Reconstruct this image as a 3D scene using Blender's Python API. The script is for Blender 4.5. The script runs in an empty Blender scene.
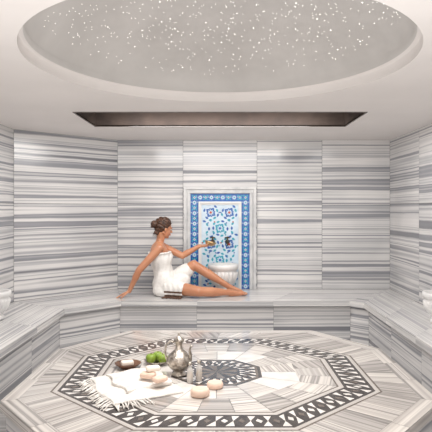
import bpy, bmesh, math, random
from mathutils import Vector, Matrix, Euler
from mathutils.bvhtree import BVHTree
random.seed(7)
scene = bpy.context.scene
C = scene.collection
V = Vector
CH = 1.39      # camera height
F = 560.0      # focal length in pixels
ZB = 0.45      # bench top
ZP = 0.39      # platform top
ZC = 2.18      # ceiling
YB = 6.51      # back wall

def lin(r, g, b):
    f = lambda c: (c/255/12.92) if c/255 <= 0.04045 else ((c/255+0.055)/1.055)**2.4
    return (f(r), f(g), f(b), 1)

# ------------------------------------------------------------------ materials
def base_mat(name, col, rough=0.5, metal=0.0, **kw):
    m = bpy.data.materials.new(name); m.use_nodes = True
    b = m.node_tree.nodes['Principled BSDF']
    b.inputs['Base Color'].default_value = col
    b.inputs['Roughness'].default_value = rough
    b.inputs['Metallic'].default_value = metal
    for k, v in kw.items():
        b.inputs[k.replace('_', ' ')].default_value = v
    return m

def noise_mat(name, c1, c2, scale=8, rough=0.5, bump=0.0, bscale=60, metal=0.0, coord='Object', **kw):
    m = base_mat(name, c1, rough, metal, **kw)
    nt = m.node_tree; N = nt.nodes; L = nt.links; b = N['Principled BSDF']
    tc = N.new('ShaderNodeTexCoord')
    no = N.new('ShaderNodeTexNoise'); no.inputs['Scale'].default_value = scale; no.inputs['Detail'].default_value = 4
    L.new(tc.outputs[coord], no.inputs['Vector'])
    r = N.new('ShaderNodeValToRGB'); r.color_ramp.elements[0].color = c1; r.color_ramp.elements[1].color = c2
    r.color_ramp.elements[0].position = 0.35; r.color_ramp.elements[1].position = 0.65
    L.new(no.outputs['Fac'], r.inputs['Fac']); L.new(r.outputs['Color'], b.inputs['Base Color'])
    if bump:
        n2 = N.new('ShaderNodeTexNoise'); n2.inputs['Scale'].default_value = bscale; n2.inputs['Detail'].default_value = 3
        L.new(tc.outputs[coord], n2.inputs['Vector'])
        bp = N.new('ShaderNodeBump'); bp.inputs['Strength'].default_value = bump; bp.inputs['Distance'].default_value = 0.01
        L.new(n2.outputs['Fac'], bp.inputs['Height']); L.new(bp.outputs['Normal'], b.inputs['Normal'])
    return m

def stripe_marble(name, stops, vs=9.0, us=0.06, rough=0.28, dist=0.005, det=2.2):
    m = base_mat(name, (0.7, 0.7, 0.7, 1), rough)
    nt = m.node_tree; N = nt.nodes; L = nt.links; b = N['Principled BSDF']
    uv = N.new('ShaderNodeTexCoord')
    n0 = N.new('ShaderNodeTexNoise'); n0.inputs['Scale'].default_value = 3; n0.inputs['Detail'].default_value = 2
    L.new(uv.outputs['UV'], n0.inputs['Vector'])
    sub = N.new('ShaderNodeMath'); sub.operation = 'MULTIPLY_ADD'; sub.inputs[1].default_value = dist*2; sub.inputs[2].default_value = -dist
    L.new(n0.outputs['Fac'], sub.inputs[0])
    cx = N.new('ShaderNodeCombineXYZ'); L.new(sub.outputs[0], cx.inputs['Y'])
    ad = N.new('ShaderNodeVectorMath'); ad.operation = 'ADD'
    L.new(uv.outputs['UV'], ad.inputs[0]); L.new(cx.outputs[0], ad.inputs[1])
    mp = N.new('ShaderNodeMapping'); mp.inputs['Scale'].default_value = (us, vs, 1)
    L.new(ad.outputs[0], mp.inputs['Vector'])
    n1 = N.new('ShaderNodeTexNoise'); n1.inputs['Scale'].default_value = 1.0; n1.inputs['Detail'].default_value = det; n1.inputs['Roughness'].default_value = 0.55
    L.new(mp.outputs[0], n1.inputs['Vector'])
    r = N.new('ShaderNodeValToRGB'); cr = r.color_ramp
    while len(cr.elements) > 1: cr.elements.remove(cr.elements[0])
    cr.elements[0].position = stops[0][0]; cr.elements[0].color = lin(*stops[0][1])
    for p, c in stops[1:]:
        e = cr.elements.new(p); e.color = lin(*c)
    L.new(n1.outputs['Fac'], r.inputs['Fac'])
    n3 = N.new('ShaderNodeTexNoise'); n3.inputs['Scale'].default_value = 1.4
    L.new(uv.outputs['UV'], n3.inputs['Vector'])
    r3 = N.new('ShaderNodeValToRGB'); r3.color_ramp.elements[0].color = (0.86, 0.86, 0.86, 1); r3.color_ramp.elements[1].color = (1, 0.99, 0.98, 1)
    r3.color_ramp.elements[0].position = 0.35; r3.color_ramp.elements[1].position = 0.62
    L.new(n3.outputs['Fac'], r3.inputs['Fac'])
    mx = N.new('ShaderNodeMix'); mx.data_type = 'RGBA'; mx.blend_type = 'MULTIPLY'; mx.inputs['Factor'].default_value = 1
    L.new(r.outputs['Color'], mx.inputs['A']); L.new(r3.outputs['Color'], mx.inputs['B'])
    L.new(mx.outputs['Result'], b.inputs['Base Color'])
    return m

WALLST = [(0.25, (136, 137, 143)), (0.335, (130, 131, 137)), (0.385, (206, 205, 206)), (0.43, (230, 228, 227)), (0.46, (178, 178, 182)), (0.485, (216, 215, 214)),
          (0.51, (228, 226, 225)), (0.54, (144, 145, 151)), (0.565, (156, 157, 162)), (0.60, (220, 218, 218)), (0.635, (230, 228, 227)), (0.67, (142, 143, 149)), (0.75, (160, 160, 165))]
M = {}
M['marble'] = stripe_marble('striped_grey_marble', WALLST, 7.3, 0.04, 0.17, det=1.9)
M['bench'] = stripe_marble('bench_marble', [(0.28, (156, 156, 160)), (0.37, (232, 230, 228)), (0.45, (196, 195, 196)), (0.50, (236, 234, 231)), (0.56, (166, 166, 170)), (0.61, (232, 230, 228)), (0.72, (156, 156, 160))], 10, 0.06, 0.14)
M['plat'] = stripe_marble('platform_marble', [(0.28, (150, 145, 142)), (0.37, (220, 214, 208)), (0.45, (184, 178, 173)), (0.51, (227, 221, 214)), (0.57, (146, 141, 138)), (0.61, (220, 214, 208)), (0.74, (150, 145, 142))], 12, 0.08, 0.13)
M['plat_grey'] = stripe_marble('platform_grey_marble', [(0.3, (126, 122, 119)), (0.4, (194, 188, 183)), (0.48, (142, 137, 133)), (0.55, (196, 190, 185)), (0.65, (128, 124, 121))], 13, 0.08, 0.13)
M['white'] = noise_mat('white_marble', lin(236, 234, 232), lin(216, 215, 214), 6, 0.3, coord='Object')
M['inlay'] = noise_mat('pale_inlay_marble', lin(230, 225, 220), lin(212, 207, 202), 10, 0.2)
M['surround'] = noise_mat('grey_veined_marble', lin(216, 215, 214), lin(190, 190, 191), 9, 0.3, coord='Object')
M['grout'] = noise_mat('grey_joint', lin(128, 127, 127), lin(112, 111, 111), 20, 0.8)
M['dark'] = noise_mat('charcoal_stone', lin(54, 49, 48), lin(74, 68, 65), 30, 0.22)
M['tan'] = noise_mat('grey_brown_stone', lin(116, 106, 99), lin(98, 89, 83), 20, 0.22)
M['ceil'] = noise_mat('warm_ceiling_paint', lin(238, 233, 230), lin(234, 229, 226), 2, 0.8)
M['dome'] = noise_mat('dome_plaster', lin(208, 205, 202), lin(198, 195, 192), 3, 0.6)
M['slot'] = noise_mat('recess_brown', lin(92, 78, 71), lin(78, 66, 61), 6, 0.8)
M['floor'] = stripe_marble('floor_marble', [(0.3, (140, 138, 138)), (0.45, (190, 187, 185)), (0.55, (158, 156, 155)), (0.7, (190, 187, 185))], 8, 0.1, 0.25)
M['tile_white'] = noise_mat('glazed_white_tile', lin(212, 226, 236), lin(194, 212, 226), 12, 0.15)
M['cobalt'] = noise_mat('cobalt_glaze', lin(30, 82, 158), lin(50, 106, 178), 40, 0.15)
M['turq'] = noise_mat('turquoise_glaze', lin(36, 142, 170), lin(66, 168, 188), 40, 0.15)
M['red'] = noise_mat('red_glaze', lin(184, 72, 58), lin(166, 62, 50), 40, 0.15)
M['brass'] = noise_mat('brass', lin(214, 190, 150), lin(190, 165, 124), 25, 0.25, metal=1.0)
M['bronze'] = noise_mat('aged_bronze', lin(98, 84, 58), lin(70, 62, 48), 25, 0.35, metal=0.8)
M['silver'] = noise_mat('tinned_metal', lin(216, 207, 196), lin(144, 135, 125), 44, 0.28, bump=0.5, bscale=90, metal=1.0)
M['skin'] = noise_mat('skin', lin(200, 142, 109), lin(188, 128, 96), 5, 0.34)
M['skin'].node_tree.nodes['Principled BSDF'].inputs['Subsurface Weight'].default_value = 0.1
M['skin'].node_tree.nodes['Principled BSDF'].inputs['Subsurface Scale'].default_value = 0.02
M['lips'] = noise_mat('lip_skin', lin(170, 86, 78), lin(160, 78, 72), 20, 0.4)
M['hair'] = noise_mat('dark_brown_hair', lin(48, 30, 21), lin(96, 62, 43), 50, 0.4, bump=0.7, bscale=80)
M['eyewhite'] = base_mat('eye_white', lin(225, 218, 212), 0.2)
M['iris'] = base_mat('eye_dark', lin(40, 26, 18), 0.2)
M['towel'] = noise_mat('white_cotton', lin(242, 239, 235), lin(226, 222, 217), 14, 0.9, bump=0.4, bscale=45)
M['pesh'] = noise_mat('cream_cotton', lin(240, 235, 229), lin(220, 214, 207), 26, 0.95, bump=0.6, bscale=120)
M['fringe_brown'] = noise_mat('brown_thread', lin(112, 82, 66), lin(78, 56, 45), 40, 0.9)
M['soap'] = noise_mat('cream_soap', lin(236, 208, 190), lin(228, 198, 178), 12, 0.5)
M['soap_white'] = noise_mat('ivory_soap', lin(240, 230, 218), lin(232, 221, 207), 12, 0.5)
M['wood'] = noise_mat('brown_wood', lin(110, 72, 46), lin(78, 50, 34), 30, 0.5)
M['green'] = noise_mat('green_apple_skin', lin(138, 162, 60), lin(118, 146, 48), 8, 0.3)
M['glass'] = base_mat('clear_glass', (0.93, 0.92, 0.9, 1), 0.05, 0, Transmission_Weight=0.55)
M['amber'] = noise_mat('amber_liquid', lin(215, 180, 140), lin(195, 160, 120), 12, 0.2)
st = base_mat('star_emission', (1, 0.95, 0.85, 1), 0.5)
st.node_tree.nodes['Principled BSDF'].inputs['Emission Color'].default_value = (1, 0.98, 0.94, 1)
st.node_tree.nodes['Principled BSDF'].inputs['Emission Strength'].default_value = 4.0
M['star'] = st

# ------------------------------------------------------------------ mesh helpers
class MB:
    def __init__(s, mats):
        s.v = []; s.f = []; s.m = []; s.uv = []; s.mats = mats
    def face(s, pts, mat=0, uvs=None):
        i = len(s.v); s.v += [tuple(p) for p in pts]
        s.f.append(list(range(i, i+len(pts)))); s.m.append(mat)
        if uvs is None:
            P = [V(p) for p in pts]; u = (P[1]-P[0]); u = u.normalized() if u.length > 1e-9 else V((1, 0, 0))
            n = u.cross(P[-1]-P[0]); w = n.cross(u); w = w.normalized() if w.length > 1e-9 else V((0, 0, 1))
            uvs = [((p-P[0]).dot(u), (p-P[0]).dot(w)) for p in P]
        s.uv.append(uvs)
    def box(s, a, b, mat=0):
        x0, y0, z0 = a; x1, y1, z1 = b
        q = [(x0,y0,z0),(x1,y0,z0),(x1,y1,z0),(x0,y1,z0),(x0,y0,z1),(x1,y0,z1),(x1,y1,z1),(x0,y1,z1)]
        for f in [(3,2,1,0),(4,5,6,7),(0,1,5,4),(1,2,6,5),(2,3,7,6),(3,0,4,7)]:
            s.face([q[i] for i in f], mat)
    def blocks(s, A, B, Cc, D, n, mat=0, gap=0.002, ts=None, voff=None):
        """A->B runs along, D->C is the opposite edge; n slabs"""
        A, B, Cc, D = V(A), V(B), V(Cc), V(D)
        if ts is None: ts = [i/n for i in range(n+1)]
        L = max((B-A).length, 1e-6)
        if voff is None: voff = random.uniform(0, 50)
        for a, b in zip(ts[:-1], ts[1:]):
            g = gap/L
            a2, b2 = a+g, b-g
            off = (random.uniform(0, 50), voff+random.choice((0, 0, .05, 1.7)))
            p = [A.lerp(B, a2), A.lerp(B, b2), D.lerp(Cc, b2), D.lerp(Cc, a2)]
            mid = (p[2]+p[3])/2-(p[0]+p[1])/2
            if mid.length > 3*gap:
                k = gap/mid.length
                p = [p[0].lerp(p[3], k), p[1].lerp(p[2], k), p[2].lerp(p[1], k), p[3].lerp(p[0], k)]
            u = (B-A).normalized(); nrm = u.cross(mid); w = nrm.cross(u).normalized()
            uvs = [((q-A).dot(u)+off[0], (q-A).dot(w)+off[1]) for q in p]
            s.face(p, mat, uvs)
    def build(s, name, parent=None, kind=None, smooth=False):
        me = bpy.data.meshes.new(name); me.from_pydata(s.v, [], s.f)
        for m in s.mats: me.materials.append(m)
        for p, mi in zip(me.polygons, s.m): p.material_index = mi; p.use_smooth = smooth
        ul = me.uv_layers.new(name='UVMap'); k = 0
        for uvs in s.uv:
            for u in uvs: ul.data[k].uv = u; k += 1
        o = bpy.data.objects.new(name, me); C.objects.link(o)
        if parent: o.parent = parent; o.matrix_parent_inverse = Matrix.Translation(-V(parent.location))
        if kind: o['kind'] = kind
        return o

def thing(name, label, cat, loc=(0, 0, 0), group=None):
    o = bpy.data.objects.new(name, None); C.objects.link(o); o.location = loc
    o.empty_display_size = 0.05
    o['label'] = label; o['category'] = cat
    if group: o['group'] = group
    return o
def tag(o, label, cat, group=None):
    o['label'] = label; o['category'] = cat
    if group: o['group'] = group
    return o
def bmobj(name, bm, mat, parent=None, smooth=True):
    bmesh.ops.recalc_face_normals(bm, faces=bm.faces)
    me = bpy.data.meshes.new(name); bm.to_mesh(me); bm.free()
    mats = mat if isinstance(mat, list) else [mat]
    for m in mats: me.materials.append(m)
    for p in me.polygons: p.use_smooth = smooth
    o = bpy.data.objects.new(name, me); C.objects.link(o)
    if parent: o.parent = parent; o.matrix_parent_inverse = Matrix.Translation(-V(parent.location))
    return o
def lathe(bm, prof, c=(0, 0, 0), seg=32, flute=0, fd=0.0):
    c = V(c); rings = []
    for j, (r, z) in enumerate(prof):
        if r < 1e-6: rings.append([bm.verts.new(c+V((0, 0, z)))]); continue
        ring = []
        for i in range(seg):
            a = 2*math.pi*i/seg
            rr = r
            if flute and 0.2 < j/len(prof) < 0.5: rr = r*(1+fd*math.cos(a*flute))
            ring.append(bm.verts.new(c+V((rr*math.cos(a), rr*math.sin(a), z))))
        rings.append(ring)
    for a, b in zip(rings[:-1], rings[1:]):
        if len(a) == 1 and len(b) == 1: continue
        for i in range(seg):
            j = (i+1) % seg
            if len(a) == 1: bm.faces.new((a[0], b[j], b[i]))
            elif len(b) == 1: bm.faces.new((a[i], a[j], b[0]))
            else: bm.faces.new((a[i], a[j], b[j], b[i]))
def tube(bm, pts, rad, seg=10):
    pts = [V(p) for p in pts]
    if not isinstance(rad, (list, tuple)): rad = [rad]*len(pts)
    rings = []; up = V((0.123, 0.31, 0.94)).normalized()
    for i, p in enumerate(pts):
        d = (pts[min(i+1, len(pts)-1)]-pts[max(i-1, 0)]).normalized()
        a = d.cross(up)
        if a.length < 0.05: a = d.cross(V((1, 0, 0)))
        a.normalize(); b = d.cross(a).normalized()
        rings.append([bm.verts.new(p+(a*math.cos(t)+b*math.sin(t))*rad[i]) for t in [2*math.pi*k/seg for k in range(seg)]])
    for r0, r1 in zip(rings[:-1], rings[1:]):
        for k in range(seg):
            bm.faces.new((r0[k], r0[(k+1) % seg], r1[(k+1) % seg], r1[k]))
    bm.faces.new(rings[0][::-1]); bm.faces.new(rings[-1])
def ball(bm, c, r, rot=None, u=16, v=10):
    if not isinstance(r, (tuple, list)): r = (r, r, r)
    mt = Matrix.Translation(V(c)) @ (rot.to_4x4() if rot else Matrix()) @ Matrix.Diagonal((r[0], r[1], r[2], 1))
    bmesh.ops.create_uvsphere(bm, u_segments=u, v_segments=v, radius=1, matrix=mt)
def capsule(bm, p0, r0, p1, r1, seg=14):
    tube(bm, [p0, p1], [r0, r1], seg); ball(bm, p0, r0, u=seg, v=8); ball(bm, p1, r1, u=seg, v=8)
def rbox(bm, c, size, rotz=0, bev=0.008, seg=3):
    t = bmesh.new()
    bmesh.ops.create_cube(t, size=1, matrix=Matrix.Diagonal((size[0], size[1], size[2], 1)))
    bmesh.ops.bevel(t, geom=t.edges[:], offset=bev, segments=seg, profile=0.5, affect='EDGES')
    bmesh.ops.transform(t, matrix=Matrix.Translation(V(c)) @ Matrix.Rotation(rotz, 4, 'Z'), verts=t.verts)
    me = bpy.data.meshes.new('t'); t.to_mesh(me); t.free(); bm.from_mesh(me); bpy.data.meshes.remove(me)

# ------------------------------------------------------------------ room shell
XL, XR, YF = -2.07, 1.976, -1.0
DL = (XL, 5.62); DR = (-1.19, YB)
def wall(name, a, b, ts, z0=0.0, z1=ZC, rows=(0.0, ZB, 1.436, ZC), back=(0, 0)):
    mb = MB([M['marble'], M['grout']])
    for i, (r0, r1) in enumerate(zip(rows[:-1], rows[1:])):
        mb.blocks((a[0], a[1], r0), (b[0], b[1], r0), (b[0], b[1], r1), (a[0], a[1], r1), 1, 0, ts=ts, gap=0.0022, voff=11.3+7*i)
    n = V((b[0]-a[0], b[1]-a[1], 0)).normalized(); w = V((0, 0, 1)).cross(n)   # outward side
    o = w*0.004; th = w*0.12
    P = [V((a[0], a[1], z0)), V((b[0], b[1], z0)), V((b[0], b[1], z1)), V((a[0], a[1], z1))]
    mb.face([p+o for p in P], 1); mb.face([p+th for p in P][::-1], 1)
    return mb.build(name, kind='structure')
wb = [(x+1.19)/(XR+1.19) for x in (-1.19, -0.43, 0.43, 1.186, XR)]
wall('wall_back', DR, (XR, YB), wb)
wall('wall_back_left', DL, DR, [0, 1])
wall('wall_left', (XL, YF), DL, [0]+[1-k*0.75/6.62 for k in range(8, 0, -1)]+[1])
wall('wall_right', (XR, YB), (XR, YF), [0]+[(k*0.75+0.2)/7.51 for k in range(1, 10)]+[1])
wall('wall_front', (XR, YF), (XL, YF), [0, .2, .4, .6, .8, 1])
mb = MB([M['floor'], M['grout']])
for i in range(8):
    mb.blocks((XL, YF+i*.94, 0), (XR, YF+i*.94, 0), (XR, YF+(i+1)*.94, 0), (XL, YF+(i+1)*.94, 0), 5, 0)
mb.face([(XL, YF, -.004), (XR, YF, -.004), (XR, YB, -.004), (XL, YB, -.004)], 1)
mb.build('floor', kind='structure')

# ceiling with oval opening and rectangular recess
EC = (0.0, 3.05); EA, EBb = 1.03, 1.12
SX, SY0, SY1 = 1.2, 4.61, 5.4
bm = bmesh.new()
def loop(pts):
    vs = [bm.verts.new(p) for p in pts]; return [bm.edges.new((vs[i], vs[(i+1) % len(vs)])) for i in range(len(vs))]
ed = loop([(XL, YF, ZC), (XR, YF, ZC), (XR, YB, ZC), (DR[0], YB, ZC), (XL, DL[1], ZC)])
ed += loop([(EC[0]+EA*math.cos(t), EC[1]+EBb*math.sin(t), ZC) for t in [2*math.pi*k/96 for k in range(96)]])
ed += loop([(-SX, SY0, ZC), (SX, SY0, ZC), (SX, SY1, ZC), (-SX, SY1, ZC)])
bmesh.ops.triangle_fill(bm, use_beauty=True, use_dissolve=False, edges=ed)
o = bmobj('ceiling', bm, M['ceil'], smooth=False); o['kind'] = 'structure'
# dome
bm = bmesh.new(); rings = []
def domez(k): return 2.245+0.36*math.sqrt(max(0, 1-k*k))
prof = [(1.0, ZC), (1.0, 2.2), (1.0, 2.235), (0.995, 2.243), (0.975, 2.245)]
ks = [0.97*math.cos(math.pi/2*i/14) for i in range(0, 14)]
prof2 = [(k, domez(k/0.975)) for k in ks]
for k, z in prof+prof2:
    rings.append([bm.verts.new((EC[0]+EA*k*math.cos(t), EC[1]+EBb*k*math.sin(t), z)) for t in [2*math.pi*i/96 for i in range(96)]])
for a, b in zip(rings[:-1], rings[1:]):
    for i in range(96): bm.faces.new((a[i], a[(i+1) % 96], b[(i+1) % 96], b[i]))
bm.faces.new(rings[-1])
for f in bm.faces:
    if f.calc_center_median().z < 2.2445: f.material_index = 1
o = bmobj('ceiling_dome', bm, [M['dome'], M['ceil']]); o['kind'] = 'structure'
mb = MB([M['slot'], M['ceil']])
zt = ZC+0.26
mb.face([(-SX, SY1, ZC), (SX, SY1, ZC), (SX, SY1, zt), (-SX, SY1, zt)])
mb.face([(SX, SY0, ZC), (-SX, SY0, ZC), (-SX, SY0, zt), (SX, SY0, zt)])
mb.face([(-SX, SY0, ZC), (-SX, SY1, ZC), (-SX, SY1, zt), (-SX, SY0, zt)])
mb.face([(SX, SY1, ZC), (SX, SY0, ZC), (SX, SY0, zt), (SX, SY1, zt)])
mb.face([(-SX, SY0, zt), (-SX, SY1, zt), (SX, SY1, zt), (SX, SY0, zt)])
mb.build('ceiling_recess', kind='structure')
mb = MB([M['tan']])
t = 0.012
mb.box((-SX-t, SY0-t, ZC-.006), (SX+t, SY0, ZC+.01)); mb.box((-SX-t, SY1, ZC-.006), (SX+t, SY1+t, ZC+.01))
mb.box((-SX-t, SY0, ZC-.006), (-SX, SY1, ZC+.01)); mb.box((SX, SY0, ZC-.006), (SX+t, SY1, ZC+.01))
mb.build('trim_1', kind='structure')

# star lights: the 298 brightest one by one, the finest dust of pinpoints as one
bm = bmesh.new(); bmesh.ops.create_icosphere(bm, subdivisions=1, radius=0.003)
me = bpy.data.meshes.new('star_light'); bm.to_mesh(me); bm.free(); me.materials.append(M['star'])
def starpos():
    k = math.sqrt(random.random())*0.92; a = random.uniform(0, 2*math.pi)
    return V((EC[0]+EA*k*math.cos(a), EC[1]+EBb*k*math.sin(a), domez(k/0.975)-0.003))
for i in range(298):
    o = bpy.data.objects.new('star_light', me); C.objects.link(o)
    o.location = starpos()
    s = random.choice([.4, .45, .5, .6, .75]); o.scale = (s, s, s)
    tag(o, 'tiny pinpoint light glowing in the oval ceiling dome', 'light', 'pinpoint star lights in the oval dome')
bm = bmesh.new()
for i in range(560): bmesh.ops.create_icosphere(bm, subdivisions=1, radius=0.0011, matrix=Matrix.Translation(starpos()))
o = tag(bmobj('star_dust', bm, M['star']), 'faint dust of the finest star points across the oval ceiling dome', 'lights'); o['kind'] = 'stuff'

# ------------------------------------------------------------------ bench
bench = thing('marble_bench', 'long striped grey marble bench running along the walls of the steam room', 'bench', (0.2, 6.0, 0))
g_ = .002   # joint between bench and walls
inner = [(-1.45, YF+g_), (-1.45, 5.22), (-1.0, 5.67), (1.31, 5.67), (1.43, 5.55), (1.43, YF+g_)]
outer = [(XL+g_, YF+g_), (XL+g_, DL[1]-g_), (DR[0]+g_, YB-g_), (XR-g_, YB-g_), (XR-g_, YB-g_), (XR-g_, YF+g_)]
counts = [8, 1, 3, 1, 9]
top = MB([M['bench'], M['grout']]); base = MB([M['marble'], M['grout']])
for i in range(5):
    a, b, c, d = inner[i], inner[i+1], outer[i+1], outer[i]
    n = counts[i]
    if i == 3:
        top.face([(a[0], a[1], ZB), (b[0], b[1], ZB), (c[0], c[1], ZB)])
    else:
        top.blocks((*a, ZB), (*b, ZB), (*c, ZB), (*d, ZB), n, 0, gap=.0012)
        top.face([(*a, ZB-.003), (*b, ZB-.003), (*c, ZB-.003), (*d, ZB-.003)], 1)
    top.blocks((*a, ZB-.055), (*b, ZB-.055), (*b, ZB), (*a, ZB), n, 0, gap=.0005)
    u = V((b[0]-a[0], b[1]-a[1], 0)).normalized(); w = V((0, 0, 1)).cross(u)*0.05
    e = u*0.05*math.tan(math.pi/8)
    A, B = V((*a, 0))+w-(e if i else V()), V((*b, 0))+w+(e if i < 4 else V())
    top.face([V((*a, ZB-.055)), V((*b, ZB-.055)), B+V((0, 0, ZB-.055)), A+V((0, 0, ZB-.055))], 0)
    base.blocks(A+V((0, 0, 0.09)), B+V((0, 0, 0.09)), B+V((0, 0, ZB-.055)), A+V((0, 0, ZB-.055)), n, 0, gap=.001, voff=3.3)
    base.blocks(A, B, B+V((0, 0, 0.09)), A+V((0, 0, 0.09)), n, 0, gap=.001)
    base.face([A+w*.1, B+w*.1, B+w*.1+V((0, 0, ZB-.055)), A+w*.1+V((0, 0, ZB-.055))], 1)
top.build('seat_slab', bench); base.build('bench_base', bench)

# ------------------------------------------------------------------ platform
plat = thing('octagonal_platform', 'low octagonal marble platform inlaid with dark brown mosaic octagon bands', 'platform', (0, 3.42, 0))
PO = [(0.75, 4.58), (1.14, 3.98), (1.14, 2.90), (.59, 2.2), (-.59, 2.2), (-1.14, 2.90), (-1.14, 3.98), (-.73, 4.58)]
PC = V((-0.02, 3.42, ZP))
def octo(ap):
    R = ap/math.cos(math.pi/8)
    return [PC+V((R*math.sin(t), R*math.cos(t), 0)) for t in [math.pi/8+k*math.pi/4 for k in range(8)]]
mb = MB([M['plat'], M['plat_grey'], M['dark'], M['tan'], M['inlay'], M['grout']])
def ring(a_out, a_in, mat):
    A, B = octo(a_out), octo(a_in)
    for k in range(8):
        mb.face([A[k-1], A[k], B[k], B[k-1]], mat)
def strips(Aout, Bin, n, seq, gap=.002, across=False):
    for k in range(8):
        p, q, r, s = Aout[k-1], Aout[k], Bin[k], Bin[k-1]
        for i in range(n):
            a, b = i/n, (i+1)/n
            P = [p.lerp(q, a), p.lerp(q, b), s.lerp(r, b), s.lerp(r, a)]
            g = gap
            w1 = (P[1]-P[0]).length; w2 = max((P[2]-P[3]).length, 1e-4)
            P = [P[0].lerp(P[1], min(.4, g/w1)), P[1].lerp(P[0], min(.4, g/w1)), P[2].lerp(P[3], min(.4, g/w2)), P[3].lerp(P[2], min(.4, g/w2))]
            c0 = (P[0]+P[1])/2; c1 = (P[2]+P[3])/2; d = (c1-c0).normalized(); e = V((0, 0, 1)).cross(d)
            if across: d, e = e, d
            off = (random.uniform(0, 50), random.uniform(0, 50))
            uv = [((x-c0).dot(d)+off[0], (x-c0).dot(e)+off[1]) for x in P]
            mb.face(P, seq[(i+k) % len(seq)], uv)
PV = [V((x, y, ZP)) for x, y in PO]
mb.face([v-V((0, 0, .002)) for v in PV], 5)
rim = [v.lerp(PC, 0.075) for v in PV]
for k in range(8):
    mb.blocks(PV[k-1], PV[k], rim[k], rim[k-1], 3 if k % 2 == 0 else 2, 0, gap=.0015)
strips(rim, octo(.905), 4, [0, 1, 0, 1])
ring(.905, .893, 3)
ring(.893, .87, 0)
ring(.87, .852, 2)
def mosaic(a_out, a_in, n):
    """charcoal band: paired dark and pale triangles round small diamonds"""
    A, B = octo(a_out), octo(a_in)
    for k in range(8):
        p, q, r, s = A[k-1], A[k], B[k], B[k-1]
        for i in range(n):
            def pt(u, v): return p.lerp(q, u).lerp(s.lerp(r, u), v)
            u0, u1 = i/n, (i+1)/n; um = (u0+u1)/2
            m = [pt(um, 0), pt(u1, .5), pt(um, 1), pt(u0, .5)]
            c4 = [pt(u0, 0), pt(u1, 0), pt(u1, 1), pt(u0, 1)]
            cen = pt(um, .5); z = V((0, 0, .0006))
            mb.face(m, 2)
            mb.face([cen.lerp(x, .42)+z for x in m], 4 if i % 2 else 3)
            mb.face([c4[0], m[0], m[3]], 4); mb.face([m[0], c4[1], m[1]], 2)
            mb.face([m[1], c4[2], m[2]], 4); mb.face([m[2], c4[3], m[3]], 2)
mosaic(.852, .73, 8)
ring(.73, .712, 2)
ring(.712, .685, 0)
ring(.685, .675, 3)
strips(octo(.675), octo(.48), 3, [0, 0, 1], across=True)
strips(octo(.48), octo(.27), 2, [0, 4], across=True)
ring(.27, .25, 2); ring(.25, .235, 3)
mosaic(.235, .14, 3)
ring(.14, .125, 2)
A = octo(.125)
for k in range(8):
    mid = (A[k-1]+A[k])/2
    mb.face([A[k-1], mid, PC], 3); mb.face([mid, A[k], PC], 2)
for k in range(8):
    a, b = PV[k-1], PV[k]
    mb.blocks(b-V((0, 0, .05)), a-V((0, 0, .05)), a, b, 2, 0, gap=.0005)
    a2, b2 = a.lerp(PC, .03), b.lerp(PC, .03)
    mb.face([a-V((0, 0, .05)), b-V((0, 0, .05)), b2-V((0, 0, .05)), a2-V((0, 0, .05))], 0)
mb.build('inlaid_top', plat)
mb = MB([M['marble'], M['grout']])
for k in range(8):
    a, b = PV[k-1].lerp(PC, .025), PV[k].lerp(PC, .025)
    a = V((a.x, a.y, 0)); b = V((b.x, b.y, 0)); h = V((0, 0, ZP-.05))
    mb.blocks(b, a, a+h, b+h, 2, 0)
    i1, i2 = a.lerp(V((0, 3.42, 0)), .004), b.lerp(V((0, 3.42, 0)), .004)
    mb.face([i1, i2, i2+h, i1+h], 1)
mb.build('platform_base', plat)

# ------------------------------------------------------------------ tiled wall panel
panel = thing('tile_panel', 'blue and white floral glazed tile panel in a carved marble surround on back wall', 'tile panel', (0, YB-.003, ZB))
yb = YB-.003; zb = ZB+.002
x0, x1, z1 = -.418, .418, 1.634
mb = MB([M['surround']])
for (a, b, dy) in ((0, .028, .05), (.028, .048, .03), (.048, .072, .045)):
    mb.box((x0+a, yb-dy, zb), (x0+b, yb, z1-a)); mb.box((x1-b, yb-dy, zb), (x1-a, yb, z1-a))
    mb.box((x0+b, yb-dy, z1-b), (x1-b, yb, z1-a))
mb.build('marble_surround', panel)
bx0, bz1 = x0+.072, z1-.072
bw = .10
def petal(mb, c, ang, L, w, mat, y):
    d = V((math.cos(ang), 0, math.sin(ang))); n = V((-d.z, 0, d.x))
    c = V((c[0], y, c[1]))
    mb.face([c, c+d*L*.35+n*w*.8, c+d*L*.65+n*w*.9, c+d*L, c+d*L*.65-n*w*.9, c+d*L*.35-n*w*.8], mat)
def disc(mb, c, r, mat, y, n=10):
    mb.face([(c[0]+r*math.cos(t), y, c[1]+r*math.sin(t)) for t in [2*math.pi*k/n for k in range(n)]], mat)
mb = MB([M['cobalt'], M['tile_white'], M['turq'], M['red']])
yt = yb-.012
mb.box((bx0, yt, zb), (bx0+bw, yb, bz1)); mb.box((-bx0-bw, yt, zb), (-bx0, yb, bz1)); mb.box((bx0+bw, yt, bz1-bw), (-bx0-bw, yb, bz1))
cs = []
nz = 18
for i in range(nz):
    z = zb+.03+i*(bz1-zb-bw/2-.03)/(nz-1)
    cs += [((bx0+bw/2), z, i), ((-bx0-bw/2), z, i)]
for i in range(1, 9):
    cs.append((bx0+bw/2+i*(-2*bx0-bw)/9, bz1-bw/2, i+1))
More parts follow.
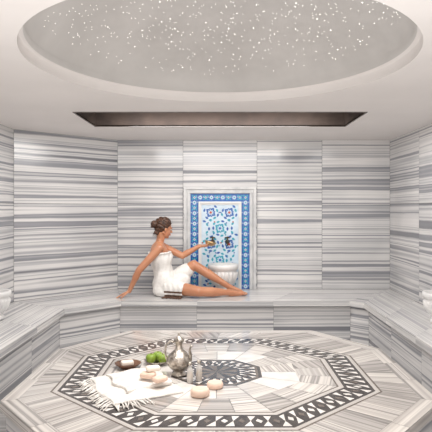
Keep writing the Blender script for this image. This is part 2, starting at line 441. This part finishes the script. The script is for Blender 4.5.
for (cx, cz, i) in cs:
    if i % 2 == 0:
        for k in range(8): petal(mb, (cx, cz), k*math.pi/4, .029, .006, 1, yt-.0006)
        disc(mb, (cx, cz), .009, 2, yt-.0012)
        for sx_ in (-1, 1): disc(mb, (cx+sx_*.038, cz+.006), .006, 1, yt-.0008, 8)
    else:
        for k in range(4): petal(mb, (cx, cz), k*math.pi/2+math.pi/4, .044, .010, 2, yt-.0006)
        for k in range(4): petal(mb, (cx, cz), k*math.pi/2, .020, .005, 1, yt-.0009)
        disc(mb, (cx, cz), .006, 3, yt-.0012)
e = .004
for xx in (bx0, bx0+bw-e, -bx0-bw, -bx0-e):
    mb.box((xx, yt-.001, zb), (xx+e, yt, bz1 if abs(xx) > .3 else bz1-bw), 1)
mb.box((bx0, yt-.001, bz1-e), (-bx0, yt, bz1), 1); mb.box((bx0+bw, yt-.001, bz1-bw), (-bx0-bw, yt, bz1-bw+e), 1)
mb.build('border_tiles', panel)
ix = bx0+bw; iz = bz1-bw
mb = MB([M['white']])
for (a, b, dy) in ((0, .016, .04), (.016, .032, .026)):
    mb.box((ix+a, yb-dy, zb), (ix+b, yb, iz-a)); mb.box((-ix-b, yb-dy, zb), (-ix-a, yb, iz-a)); mb.box((ix+b, yb-dy, iz-b), (-ix-b, yb, iz-a))
mb.build('inner_moulding', panel)
mb = MB([M['tile_white'], M['cobalt'], M['turq'], M['red']])
tx = ix+.032; tz = iz-.032
mb.box((tx, yt, zb), (-tx, yb, tz))
# flowing design: large staggered blossoms wrapped in curling leaves and filler buds
ncol = 2; tw = -2*tx/ncol; nrow = int((tz-zb)/tw)+3
y = yt-.0006
def inside(px, pz, m): return tx+m < px < -tx-m and zb+m < pz < tz-m
for r in range(nrow):
    for c in range(-1, ncol+1):
        cx = tx+(c+.5+(.5 if r % 2 else 0))*tw; cz = tz-(r+.5)*tw*.86
        if inside(cx, cz, .04):
            f1 = 1 if r % 2 == 0 else 2
            for k in range(8): petal(mb, (cx, cz), k*math.pi/4+.2, .066 if k % 2 else .054, .024, f1, y-.0003-.00001*k)
            for k in range(8): petal(mb, (cx, cz), k*math.pi/4+.2, .040, .008, 0, y-.0006)
            disc(mb, (cx, cz), .015, 3 if f1 == 1 else 1, y-.0009)
        for k in range(10):
            a1 = k*math.pi/5+.3*r; rr = .082+.010*(k % 2)
            px, pz = cx+math.cos(a1)*rr, cz+math.sin(a1)*rr
            if inside(px, pz, .02): petal(mb, (px, pz), a1+1.9, .048, .014, (2, 1, 2, 2, 1)[k % 5], y-.0001-.00002*k)
        for k in range(4):
            a1 = k*math.pi*.5+.7*r; px, pz = cx+math.cos(a1)*.098, cz+math.sin(a1)*.098
            if inside(px, pz, .01): disc(mb, (px, pz), .009, (1, 3, 1, 2)[k], y-.0008, 8)
mb.build('centre_tiles', panel)

# ------------------------------------------------------------------ basins
def basin(name, c, r, h, label, fl=20):
    t = thing(name, label, 'basin', c)
    bm = bmesh.new()
    k = h/.27
    pr = [(0, 0.001), (r*.62, 0.001), (r*.66, .012*k), (r*.64, .03*k), (r*.5, .045*k), (r*.54, .062*k), (r*.76, .09*k), (r*.9, .13*k), (r*.97, .17*k), (r*.97, .19*k), (r*.92, .2*k), (r*.92, .212*k), (r*1.04, .222*k),
          (r*1.06, h*.93), (r*1.03, h), (r*.86, h), (r*.8, h*.9), (r*.6, h*.55), (r*.3, h*.42), (0, h*.4)]
    lathe(bm, pr, c, 160, fl, 0.05)
    bmobj('bowl_body', bm, M['white'], t)
    bm = bmesh.new(); lathe(bm, [(0, h*.4+.003), (r*.08, h*.4+.003), (r*.08, h*.4+.008), (0, h*.4+.008)], c, 16)
    bmobj('drain', bm, M['brass'], t)
    return t
basin('marble_basin', (0.035, 6.30, ZB+.001), .165, .31, 'white fluted marble basin below the blue tile panel')
basin('marble_basin', (-1.915, 4.72, ZB+.001), .14, .24, 'white marble basin on left side bench, cut by left picture edge')
basin('marble_basin', (1.82, 4.58, ZB+.001), .15, .25, 'white marble basin on right side bench, cut by right picture edge')

def tap(x, z, label):
    t = thing('water_tap', label, 'tap', (x, yb-.014, z), 'bronze taps over the central basin')
    y = yb-.0145
    bm = bmesh.new(); tube(bm, [(x, y, z), (x, y-.012, z)], [.026, .02], 16); bmobj('wall_flange', bm, M['bronze'], t)
    bm = bmesh.new(); tube(bm, [(x, y-.01, z), (x, y-.07, z+.005), (x, y-.1, z), (x, y-.115, z-.02), (x, y-.118, z-.04)], [.013, .014, .012, .01, .011], 12); bmobj('spout', bm, M['bronze'], t)
    bm = bmesh.new(); tube(bm, [(x, y-.05, z), (x, y-.05, z+.045)], .008, 10)
    tube(bm, [(x-.03, y-.05, z+.048), (x+.03, y-.05, z+.048)], .007, 10); tube(bm, [(x, y-.08, z+.048), (x, y-.02, z+.048)], .007, 10)
    ball(bm, (x, y-.05, z+.052), .011)
    bmobj('handle', bm, M['bronze'], t)
tap(-.085, 1.0, 'left bronze tap on blue tiles, nearest the bathing woman')
tap(.085, 1.0, 'right bronze tap on blue tiles, away from the bathing woman')

# ------------------------------------------------------------------ woman
WX = thing('person', 'woman wrapped in white towel sitting on marble bench holding out a metal bowl', 'person', (-.615, 6.06, ZB))
def rmesh(bm, name, mats, parent, voxel=.004, smooth=6, clamp=None, cut=None):
    bmesh.ops.recalc_face_normals(bm, faces=bm.faces)
    me = bpy.data.meshes.new('tmp'); bm.to_mesh(me); bm.free()
    ob = bpy.data.objects.new('tmp', me); C.objects.link(ob)
    m = ob.modifiers.new('r', 'REMESH'); m.mode = 'VOXEL'; m.voxel_size = voxel
    s = ob.modifiers.new('s', 'SMOOTH'); s.iterations = smooth; s.factor = .5
    dg = bpy.context.evaluated_depsgraph_get(); dg.update()
    me2 = bpy.data.meshes.new_from_object(ob.evaluated_get(dg))
    bpy.data.objects.remove(ob)
    b2 = bmesh.new(); b2.from_mesh(me2)
    if cut:
        for co, no in cut:
            bmesh.ops.bisect_plane(b2, geom=b2.verts[:]+b2.edges[:]+b2.faces[:], plane_co=co, plane_no=no, clear_outer=True)
    if clamp is not None:
        for v in b2.verts:
            if v.co.z < clamp: v.co.z = clamp
    me2.materials.clear()
    b2.to_mesh(me2); b2.free()
    for mm in mats: me2.materials.append(mm)
    for p in me2.polygons: p.use_smooth = True; p.material_index = 0
    o = bpy.data.objects.new(name, me2); C.objects.link(o)
    o.parent = parent; o.matrix_parent_inverse = Matrix.Translation(-V(parent.location))
    return o
def loft(bm, secs, seg=28, grow=0.0):
    rings = []
    for (cx, cy, cz, df, ws, ang) in secs:
        f = V((math.cos(ang), math.sin(ang), 0)); s = V((-math.sin(ang), math.cos(ang), 0))
        rings.append([bm.verts.new(V((cx, cy, cz))+f*(df+grow)*math.cos(t)+s*(ws+grow)*math.sin(t)) for t in [2*math.pi*k/seg for k in range(seg)]])
    for a, b in zip(rings[:-1], rings[1:]):
        for k in range(seg): bm.faces.new((a[k], a[(k+1) % seg], b[(k+1) % seg], b[k]))
    bm.faces.new(rings[0][::-1]); bm.faces.new(rings[-1])
FA = 0.42      # chest turned towards the wall
TORSO = [(-.585, 6.07, .45, .10, .15, 0), (-.585, 6.07, .50, .12, .168, 0), (-.588, 6.07, .57, .118, .168, 0.04), (-.60, 6.07, .64, .096, .138, .12),
         (-.617, 6.065, .71, .084, .108, .22), (-.635, 6.06, .78, .087, .11, .34), (-.645, 6.055, .85, .099, .125, FA), (-.652, 6.055, .90, .101, .132, FA),
         (-.662, 6.055, .95, .082, .14, FA), (-.666, 6.055, .985, .060, .132, FA), (-.662, 6.055, 1.01, .048, .085, FA), (-.655, 6.055, 1.03, .042, .045, FA)]
fv = V((math.cos(FA), math.sin(FA), 0)); sv = V((-math.sin(FA), math.cos(FA), 0))
shR = V((-.70, 6.055, .966))-sv*.142; shL = V((-.635, 6.055, .972))+sv*.130+fv*.04
elR = V((-.85, 5.87, .735)); wrR = V((-.955, 5.89, .515))
elL = V((-.41, 6.10, .87)); wrL = V((-.225, 6.10, .975))
hipR = V((-.57, 5.985, .55)); knR = V((-.225, 5.80, .525)); anR = V((.135, 5.95, .492))
hipL = V((-.56, 6.13, .56)); knL = V((-.285, 6.09, .77)); anL = V((.115, 6.09, .525))
def finger_chain(bm, p, d, n, L, r, curl):
    ax = d.cross(n).normalized()
    cur = p; dd = d.copy()
    for k, fr in enumerate((.45, .3, .25)):
        dd = Matrix.Rotation(curl, 3, ax) @ dd
        nx = cur+dd*L*fr
        capsule(bm, cur, r*(1-.12*k), nx, r*(1-.12*(k+1)), 8); cur = nx
def hand(bm, W, d, n, s, curl, tcurl=.2):
    d = d.normalized(); n = (n-d*n.dot(d)).normalized(); s = (s-d*s.dot(d)-n*s.dot(n)).normalized()
    for i, L in enumerate((.07, .078, .072, .056)):
        off = .027-i*.018
        b = W+d*(.082-.004*abs(i-1))+s*off
        capsule(bm, W+s*off*.55, .014, b, .0098, 10)
        finger_chain(bm, b, (d+s*(.16-.1*i)).normalized(), n, L, .008, curl)
    p0 = W+d*.02+s*.018; p1 = p0+(d*.6+s*.75+n*.2).normalized()*.045; p2 = p1+(d*.85+s*.3+n*tcurl).normalized()*.032; p3 = p2+(d*.9+s*.05+n*tcurl*1.5).normalized()*.025
    capsule(bm, p0, .013, p1, .0105, 10); capsule(bm, p1, .0105, p2, .0095, 8); capsule(bm, p2, .009, p3, .0075, 8)
def foot(bm, A, toe, side):
    d = (toe-A); d.z = 0; d.normalize(); s = V((0, 0, 1)).cross(d)*side
    heel = V((A.x, A.y, max(.475, A.z-.045)))-d*.03
    ballp = A+(toe-A)*.72; ballp.z = max(.466, ballp.z)
    capsule(bm, A, .031, heel, .024); capsule(bm, A, .03, ballp, .018); capsule(bm, heel, .024, ballp, .018)
    capsule(bm, ballp-s*.02, .015, ballp+s*.02, .016)
    for i in range(5):
        b = ballp+s*(.03-.0145*i)+d*(.008-.004*i); e = b+d*(.045-.006*i); e.z = max(.461, toe.z)
        capsule(bm, b, .011-.001*i, e, .0098-.001*i, 8)
body = bmesh.new()
loft(body, TORSO)
CB = V((-.652, 6.055, .875))
ball(body, CB+fv*.06+sv*.055, (.05, .05, .05)); ball(body, CB+fv*.06-sv*.055, (.05, .05, .05))
capsule(body, (-.66, 6.055, .99), .046, (-.63, 6.052, 1.10), .042)
ball(body, shR, .048); ball(body, shL, .048)
capsule(body, shR+sv*.05+V((.02, 0, 0)), .046, shR, .048)
capsule(body, shR, .048, elR, .036); capsule(body, elR, .036, wrR, .023)
capsule(body, elR.lerp(wrR, .05), .035, elR.lerp(wrR, .35), .036)
capsule(body, shL-sv*.03, .047, shL, .046); capsule(body, shL, .046, elL, .036); capsule(body, elL, .035, wrL, .022)
capsule(body, elL.lerp(wrL, .05), .034, elL.lerp(wrL, .35), .035)
hand(body, wrR, V((-.93, -.15, -.42)), V((.3, 0, -1)), V((0, -1, 0)), -.0 + .06)
dL = (V((-.10, 6.12, .985))-wrL)
hand(body, wrL, dL, V((.15, .25, -1)) * -1, V((0, -1, 0)), .33, .5)
for h, k, a in ((hipR, knR, anR), (hipL, knL, anL)):
    capsule(body, h, .088, k, .054, 18); capsule(body, k, .054, a, .029, 16)
    capsule(body, k.lerp(a, .15), .051, k.lerp(a, .38), .051, 16)
    capsule(body, k.lerp(a, .38), .051, k.lerp(a, .75), .035, 16)
foot(body, anR, V((.285, 5.985, .468)), 1)
foot(body, anL, V((.28, 6.085, .468)), -1)
# head
HC = V((-.608, 6.05, 1.168))
hf = V((1, .55, -.28)).normalized(); hl = V((0, 0, 1)).cross(hf).normalized(); hu = hf.cross(hl).normalized()
HR = Matrix((hf, hl, hu)).transposed()
def H(x, y, z): return HC+HR @ V((x, y, z))
ball(body, H(-.012, 0, .03), (.088, .07, .08), HR, 24, 16)
ball(body, H(.028, 0, -.02), (.058, .053, .08), HR, 24, 16)
ball(body, H(.062, 0, -.08), (.018, .02, .017), HR)
capsule(body, H(-.01, .042, -.045), .016, H(.058, .01, -.082), .013); capsule(body, H(-.01, -.042, -.045), .016, H(.058, -.01, -.082), .013)
capsule(body, H(.083, 0, .018), .006, H(.104, 0, -.018), .0085, 8)
ball(body, H(.094, .008, -.022), .0065); ball(body, H(.094, -.008, -.022), .0065)
ball(body, H(.08, 0, -.05), (.011, .021, .012), HR)
capsule(body, H(.075, -.03, .022), .009, H(.075, .03, .022), .009)
for s in (1, -1): ball(body, H(-.005, s*.07, -.005), (.016, .008, .026), HR)
capsule(body, H(-.03, 0, -.03), .045, (-.645, 6.054, 1.06), .042)
rmesh(body, 'body', [M['skin']], WX, .004, 4, clamp=ZB+.002)
for s in (1, -1):
    bm = bmesh.new(); ball(bm, H(.0705, s*.029, .003), (.010, .011, .006), HR, 12, 8); e = bmobj('eye', bm, M['eyewhite'], WX)
    bm = bmesh.new(); ball(bm, H(.079, s*.029, .002), (.003, .005, .005), HR, 10, 8); bmobj('iris', bm, M['iris'], e)
    bm = bmesh.new(); tube(bm, [H(.081, s*.014, .02), H(.084, s*.03, .026), H(.072, s*.046, .02)], [.003, .0035, .002], 8); bmobj('eyebrow', bm, M['hair'], WX)
bm = bmesh.new(); ball(bm, H(.0885, 0, -.046), (.007, .018, .0045), HR); ball(bm, H(.0875, 0, -.054), (.007, .015, .005), HR); bmobj('lips', bm, M['lips'], WX)
hb = bmesh.new(); ball(hb, H(-.016, 0, .034), (.101, .083, .09), HR, 32, 20)
capsule(hb, H(-.055, 0, .0), .052, H(-.065, 0, -.05), .034)
hair = rmesh(hb, 'hair', [M['hair']], WX, .004, 3, cut=[(H(.05, 0, .062), (HR @ V((.80, 0, -.6))))])
for v in hair.data.vertices:
    c = v.co; c += (c-H(-.016, 0, .02)).normalized()*.004*math.sin(c.z*150+c.x*90+c.y*60)
bm = bmesh.new(); ball(bm, H(-.115, 0, .022), (.042, .045, .042), HR, 20, 14)
tube(bm, [H(-.115+.038*math.cos(t)*.6, .042*math.sin(t), .022+.038*math.cos(t)) for t in [2*math.pi*k/16 for k in range(17)]], .010, 8)
for q in range(7):
    t0 = -.045+q*.015
    tube(bm, [H(-.06, t0, -.04), H(-.082, t0*1.3, -.075), H(-.075, t0*1.5, -.11)], [.005, .0035, .0012], 6)
bmobj('hair_bun', bm, M['hair'], WX)
# towel wrap
tb = bmesh.new(); loft(tb, TORSO[:10], grow=.018)
ball(tb, CB+fv*.06+sv*.055, .063); ball(tb, CB+fv*.06-sv*.055, .063)
for h, k, q in ((hipR, knR, .46), (hipL, knL, .70)):
    capsule(tb, h, .105, h.lerp(k, q), .084, 18)
capsule(tb, hipR.lerp(knR, .3)+V((0, .05, .02)), .085, hipL.lerp(knL, .5)+V((.02, -.04, -.05)), .08, 18)
capsule(tb, hipR+V((-.05, -.0, -.02)), .098, hipL+V((-.05, 0, -.02)), .098, 18)
tn = V((-.05, .0, 1)).normalized()
tow = rmesh(tb, 'towel_wrap', [M['towel']], WX, .006, 6, clamp=ZB+.003, cut=[(V((-.64, 6.05, .912)), tn)])
for v in tow.data.vertices:
    c = v.co; a = math.atan2(c.y-6.06, c.x+.62)
    k = .006*math.sin(c.z*38-a*3.0+c.x*24)*(.3+.7*abs(math.sin(c.z*9)))+.002*math.sin(a*13-c.z*26)
    d = V((c.x+.62, c.y-6.06, 0))
    if d.length > .02 and c.z > ZB+.01: v.co += d.normalized()*(k+.003)
bm = bmesh.new(); tube(bm, [V((-.654, 6.055, .910))+fv*(.115*math.cos(t))+sv*(.150*math.sin(t))+V((0, 0, (.12*math.cos(t)*.05))) for t in [2*math.pi*k/40 for k in range(41)]], .010, 8)
bmobj('towel_hem', bm, M['towel'], tow)
# striped fringed end of the towel falling over the hip onto the bench
tow.data.update()
bvh = BVHTree.FromPolygons([v.co.copy() for v in tow.data.vertices], [tuple(p.vertices) for p in tow.data.polygons])
def flap(u, v):
    x = -.60+.19*u+.02*v; z = .60-(.60-ZB-.012)*v
    hit = bvh.ray_cast(V((x, 5.0, z)), V((0, 1, 0)))[0]
    y = hit.y if hit else 5.86
    return V((x, y-.009-.012*v-.004*math.sin(u*22), z))
G = [[flap(i/24, j/14) for i in range(25)] for j in range(15)]
for j in range(1, 15):
    for i in range(25): G[j][i].y = min(G[j][i].y, G[j-1][i].y+.002)
bm = bmesh.new(); g = [[bm.verts.new(p) for p in row] for row in G]
for j in range(14):
    for i in range(24):
        f = bm.faces.new((g[j][i], g[j][i+1], g[j+1][i+1], g[j+1][i])); f.material_index = 1 if j in (8, 9, 12, 13) else 0
bmobj('towel_flap', bm, [M['towel'], M['fringe_brown']], tow)
bm = bmesh.new()
for i in range(36):
    p = G[14][min(24, int(i*.7))].copy(); p.x += random.uniform(-.004, .004); dx = random.uniform(-.02, .02)-.012
    tube(bm, [p, p+V((dx*.4, -.02, -.004)), V((p.x+dx, p.y-random.uniform(.05, .08), ZB+.006))], [.005, .0045, .0035], 6)
bmobj('towel_fringe', bm, M['fringe_brown'], tow)
# metal bowl in her hand
bc = (-.112, 6.085, .982)
t = thing('bathing_bowl', 'small silvery bathing bowl held over the basin in the woman’s hand', 'bowl', bc)
bm = bmesh.new(); lathe(bm, [(0, 0), (.03, 0), (.05, .012), (.062, .035), (.066, .045), (.063, .045), (.058, .034), (.046, .015), (.028, .005), (0, .004)], (0, 0, 0), 32)
bmesh.ops.transform(bm, matrix=Matrix.Translation(V(bc)) @ Matrix.Rotation(math.radians(14), 4, 'Y'), verts=bm.verts)
bmobj('bowl_body', bm, M['brass'], t)
bm = bmesh.new(); ball(bm, V(bc)+V((0, 0, .008)), (.012, .012, .005)); bmobj('boss', bm, M['brass'], t)

# ------------------------------------------------------------------ things on the platform
def gp(px, py, z=ZP): Y = F*(CH-z)/(py-208); return V(((px-220)*Y/F, Y, z))
Z0 = ZP+.0012
c = gp(179, 375); c.z = Z0
t = thing('metal_ewer', 'tall silver metal ewer with curved spout and domed lid', 'ewer', c)
bm = bmesh.new()
K = .95
lathe(bm, [(r*K, z*K) for r, z in [(0, 0), (.046, 0), (.047, .006), (.03, .016), (.028, .024), (.05, .04), (.07, .065), (.077, .092), (.07, .12), (.045, .145), (.026, .162), (.021, .18), (.023, .2), (.033, .212), (.034, .216), (0, .216)]], c, 48, 16, .025)
bmobj('ewer_body', bm, M['silver'], t)
bm = bmesh.new(); lathe(bm, [(r*K, z*K) for r, z in [(0, .216), (.033, .216), (.031, .224), (.018, .236), (.006, .243), (.005, .25), (.01, .257), (.004, .265), (0, .268)]], c, 28); bmobj('lid', bm, M['silver'], t)
bm = bmesh.new(); tube(bm, [c+V(p)*K for p in ((.055, -.01, .085), (.072, -.015, .1), (.074, -.015, .13), (.068, -.015, .16), (.075, -.018, .182), (.084, -.02, .187))], [.015, .012, .009, .007, .006, .007], 12); bmobj('spout', bm, M['silver'], t)
bm = bmesh.new(); tube(bm, [c+V(p)*K for p in ((-.028, 0, .205), (-.055, 0, .212), (-.08, 0, .19), (-.088, 0, .15), (-.082, 0, .11), (-.068, 0, .085))], [.006, .006, .007, .007, .006, .007], 10); bmobj('handle', bm, M['silver'], t)
c = gp(157, 364); c.z = Z0
t = thing('metal_dish', 'shallow silver dish holding green apples behind the ewer', 'dish', c)
bm = bmesh.new(); lathe(bm, [(0, 0), (.04, 0), (.06, .008), (.082, .022), (.084, .026), (.08, .026), (.056, .012), (.036, .006), (0, .006)], c, 36); bmobj('dish_body', bm, M['silver'], t)
for (dx, dy, r, lb) in ((-.038, -.012, .033, 'green apple at left in the silver dish'), (.036, -.012, .033, 'green apple at right in the silver dish, nearest the ewer'), (0.0, .042, .033, 'green apple at the back of the silver dish')):
    a = thing('green_apple', lb, 'apple', c+V((dx, dy, 0.0075)), 'green apples in the silver dish')
    pr = [(0, .004), (r*.3, .0), (r*.62, r*.18), (r*.86, r*.5), (r*.98, r*.9), (r, r*1.1), (r*.93, r*1.42), (r*.72, r*1.68), (r*.42, r*1.78), (r*.16, r*1.7), (0, r*1.6)]
    bm = bmesh.new(); lathe(bm, pr, c+V((dx, dy, 0.0075)), 28); bmobj('flesh', bm, M['green'], a)
    bm = bmesh.new(); p = c+V((dx, dy, .007+r*1.58)); tube(bm, [p, p+V((.003, 0, .014))], .0018, 6); bmobj('stem', bm, M['wood'], a)
c = gp(128, 368); c.z = Z0
t = thing('wooden_dish', 'dark brown wooden dish with ivory soap at far left of the platform setting', 'dish', c)
bm = bmesh.new(); lathe(bm, [(0, 0), (.045, 0), (.05, .006), (.078, .026), (.082, .032), (.077, .032), (.05, .014), (0, .011)], c, 36); bmobj('dish_body', bm, M['wood'], t)
bm = bmesh.new(); rbox(bm, c+V((-.004, 0, .031)), (.078, .05, .03), .3, .01); tag(bmobj('soap_bar', bm, M['soap_white']), 'ivory soap bar resting in the dark wooden dish', 'soap', 'soap bars')
def bottle(px, py, h, lb):
    c = gp(px, py); c.z = Z0
    t = thing('glass_bottle', lb, 'bottle', c, 'small oil bottles by the ewer')
    bm = bmesh.new(); lathe(bm, [(0, 0), (.017, 0), (.018, .004), (.018, h*.58), (.015, h*.66), (.008, h*.74), (.008, h*.84), (.01, h*.85), (0, h*.85)], c, 24); bmobj('bottle_glass', bm, M['glass'], t)
    bm = bmesh.new(); lathe(bm, [(0, .004), (.0155, .004), (.0155, h*.5), (0, h*.5)], c, 20); bmobj('oil', bm, M['amber'], t)
    bm = bmesh.new(); lathe(bm, [(0, h*.85), (.01, h*.85), (.011, h*.9), (.009, h*.99), (0, h)], c, 16); bmobj('stopper', bm, M['silver'], t)
bottle(190, 383, .12, 'small oil bottle with metal stopper, nearer the silver ewer')
bottle(199, 381, .12, 'small oil bottle with metal stopper, farther right from the ewer')
def round_soap(px, py, r, h, lb):
    c = gp(px, py); c.z = Z0
    bm = bmesh.new(); lathe(bm, [(0, 0), (r*.8, 0), (r*.95, h*.15), (r, h*.45), (r*.96, h*.75), (r*.84, h*.95), (r*.72, h), (r*.62, h*.96), (0, h*.93)], c, 40)
    return tag(bmobj('round_soap', bm, M['soap']), lb, 'soap', 'round soaps in front of the bottles')
round_soap(200, 396, .052, .042, 'round pinkish-beige soap, the larger front one beside the towel')
round_soap(215, 388, .046, .036, 'round pinkish-beige soap, the smaller one farther right')

cA, cB, cC, cD = gp(88, 380), gp(152, 369), gp(180, 394), gp(112, 406)
tw_ = thing('fringed_towel', 'white fringed bath towel folded on the platform under the soaps', 'towel', (cA+cC)/2)
tw_.location.z = ZP
def sheet(a, b, c, d, z0, amp, name, nx=64, ny=40, th=.008, seed=0):
    bm = bmesh.new(); g = []
    for j in range(ny+1):
        row = []
        for i in range(nx+1):
            u, v = i/nx, j/ny
            p = a.lerp(b, u).lerp(d.lerp(c, u), v)
            e = min(u, 1-u, v, 1-v)
            w = math.sin(u*10+v*5+seed+math.sin(v*6)*1.2)*.6+math.sin(v*14-u*6+seed*2+math.sin(u*7))*.5
            z = z0+th+amp*max(0, w+1)*min(1, e*8+.15)
            wob = .013*math.sin(u*8+seed)+.012*math.sin(v*9)
            row.append(bm.verts.new((p.x+wob, p.y+wob*.6, z)))
        g.append(row)
    for j in range(ny):
        for i in range(nx): bm.faces.new((g[j][i], g[j][i+1], g[j+1][i+1], g[j+1][i]))
    ring_ = [g[0][i] for i in range(nx+1)]+[g[j][nx] for j in range(1, ny+1)]+[g[ny][i] for i in range(nx-1, -1, -1)]+[g[j][0] for j in range(ny-1, 0, -1)]
    low = [bm.verts.new((q.co.x, q.co.y, z0)) for q in ring_]
    n = len(ring_)
    for i in range(n): bm.faces.new((ring_[i], ring_[(i+1) % n], low[(i+1) % n], low[i]))
    bm.faces.new(low)
    return bmobj(name, bm, M['pesh'], tw_)
sheet(cA, cB, cC, cD, Z0, .008, 'lower_fold')
a2, b2, c2, d2 = cA.lerp(cB, .22).lerp(cD, .1), cB.lerp(cC, .1), cC.lerp(cB, .25), cD.lerp(cA, .3).lerp(cC, .25)
sheet(a2, b2, c2, d2, Z0+.014, .010, 'upper_fold', seed=2, th=.014)
bm = bmesh.new()
def strands(p, q, n, outd, L):
    for i in range(n):
        s = p.lerp(q, (i+.5)/n); dv = outd.normalized()*L*random.uniform(.7, 1.2)+(q-p).normalized()*random.uniform(-.03, .03)
        a = V((s.x, s.y, Z0+.007))
        tube(bm, [a-outd.normalized()*.012, a+dv*.35+V((0, 0, .001)), a+dv*.38+V((0, 0, .001)), V((a.x+dv.x, a.y+dv.y, Z0+.0035))], [.0028, .0027, .0042, .002], 6)
strands(cA, cD, 34, (cA-cB).normalized()+V((0.4, -.7, 0)), .095)
strands(cD, cD.lerp(cC, .5), 22, (cD-cA), .085)
bmobj('fringe', bm, M['pesh'], tw_)
zs = Z0+.046
for (px, py, s, rz, mt, dz, lb) in ((148, 380, (.085, .055, .032), -.2, 'soap', 0, 'peach soap bar at the left on the folded towel'),
                              (160, 384, (.08, .052, .03), .7, 'soap', 0, 'peach soap bar at the right of the folded towel, nearest the ewer'),
                              (153, 379, (.08, .05, .03), .35, 'soap_white', .033, 'ivory soap bar stacked on top of the peach ones')):
    p = gp(px, py, ZP+.035)
    bm = bmesh.new(); rbox(bm, (p.x, p.y, zs+s[2]/2+dz), s, rz, .012)
    tag(bmobj('soap_bar', bm, M[mt]), lb, 'soap', 'soap bars')

# ------------------------------------------------------------------ lights
def area(loc, rot, sx, sy, power, col=(1, .98, .955)):
    l = bpy.data.lights.new('area', 'AREA'); l.shape = 'RECTANGLE'; l.size = sx; l.size_y = sy; l.energy = power; l.color = col
    o = bpy.data.objects.new('added_fill_light', l); C.objects.link(o); o.location = loc; o.rotation_euler = [math.radians(a) for a in rot]  # area lights added to brighten the room, not fixtures in it
    return o
area((0, 3.05, 2.175), (0, 0, 0), 1.2, 1.3, 40)  # added downlight under the dome opening
area((0, -.7, 1.5), (90, 0, 0), 3, 1.3, 24)  # added soft fill from behind the camera
area((0, .9, .25), (180, 0, 0), 2.2, 1.4, 54)          # added unseen uplight near the floor, brightens the ceiling
area((0, 5.0, 2.16), (28, 0, 0), 1.8, .4, 26)         # added lamp below the recess for a glow on the back wall
for sx_ in (-1, 1):                                     # added unseen lamps, soft wash onto the side benches
    area((sx_*1.45, 4.6, 2.16), (0, 0, 0), .3, 1.6, 8)

w = bpy.data.worlds.new('world'); scene.world = w; w.use_nodes = True
w.node_tree.nodes['Background'].inputs['Color'].default_value = (1, .98, .97, 1); w.node_tree.nodes['Background'].inputs['Strength'].default_value = .3
cam = bpy.data.cameras.new('camera'); co = bpy.data.objects.new('camera', cam); C.objects.link(co)
co.location = (0, 0, CH); co.rotation_euler = (math.pi/2, 0, 0)
cam.sensor_width = 36; cam.lens = F/432*36; cam.shift_x = -4/432; cam.shift_y = -8/432; cam.clip_start = .05
scene.camera = co
scene.view_settings.view_transform = 'Standard'
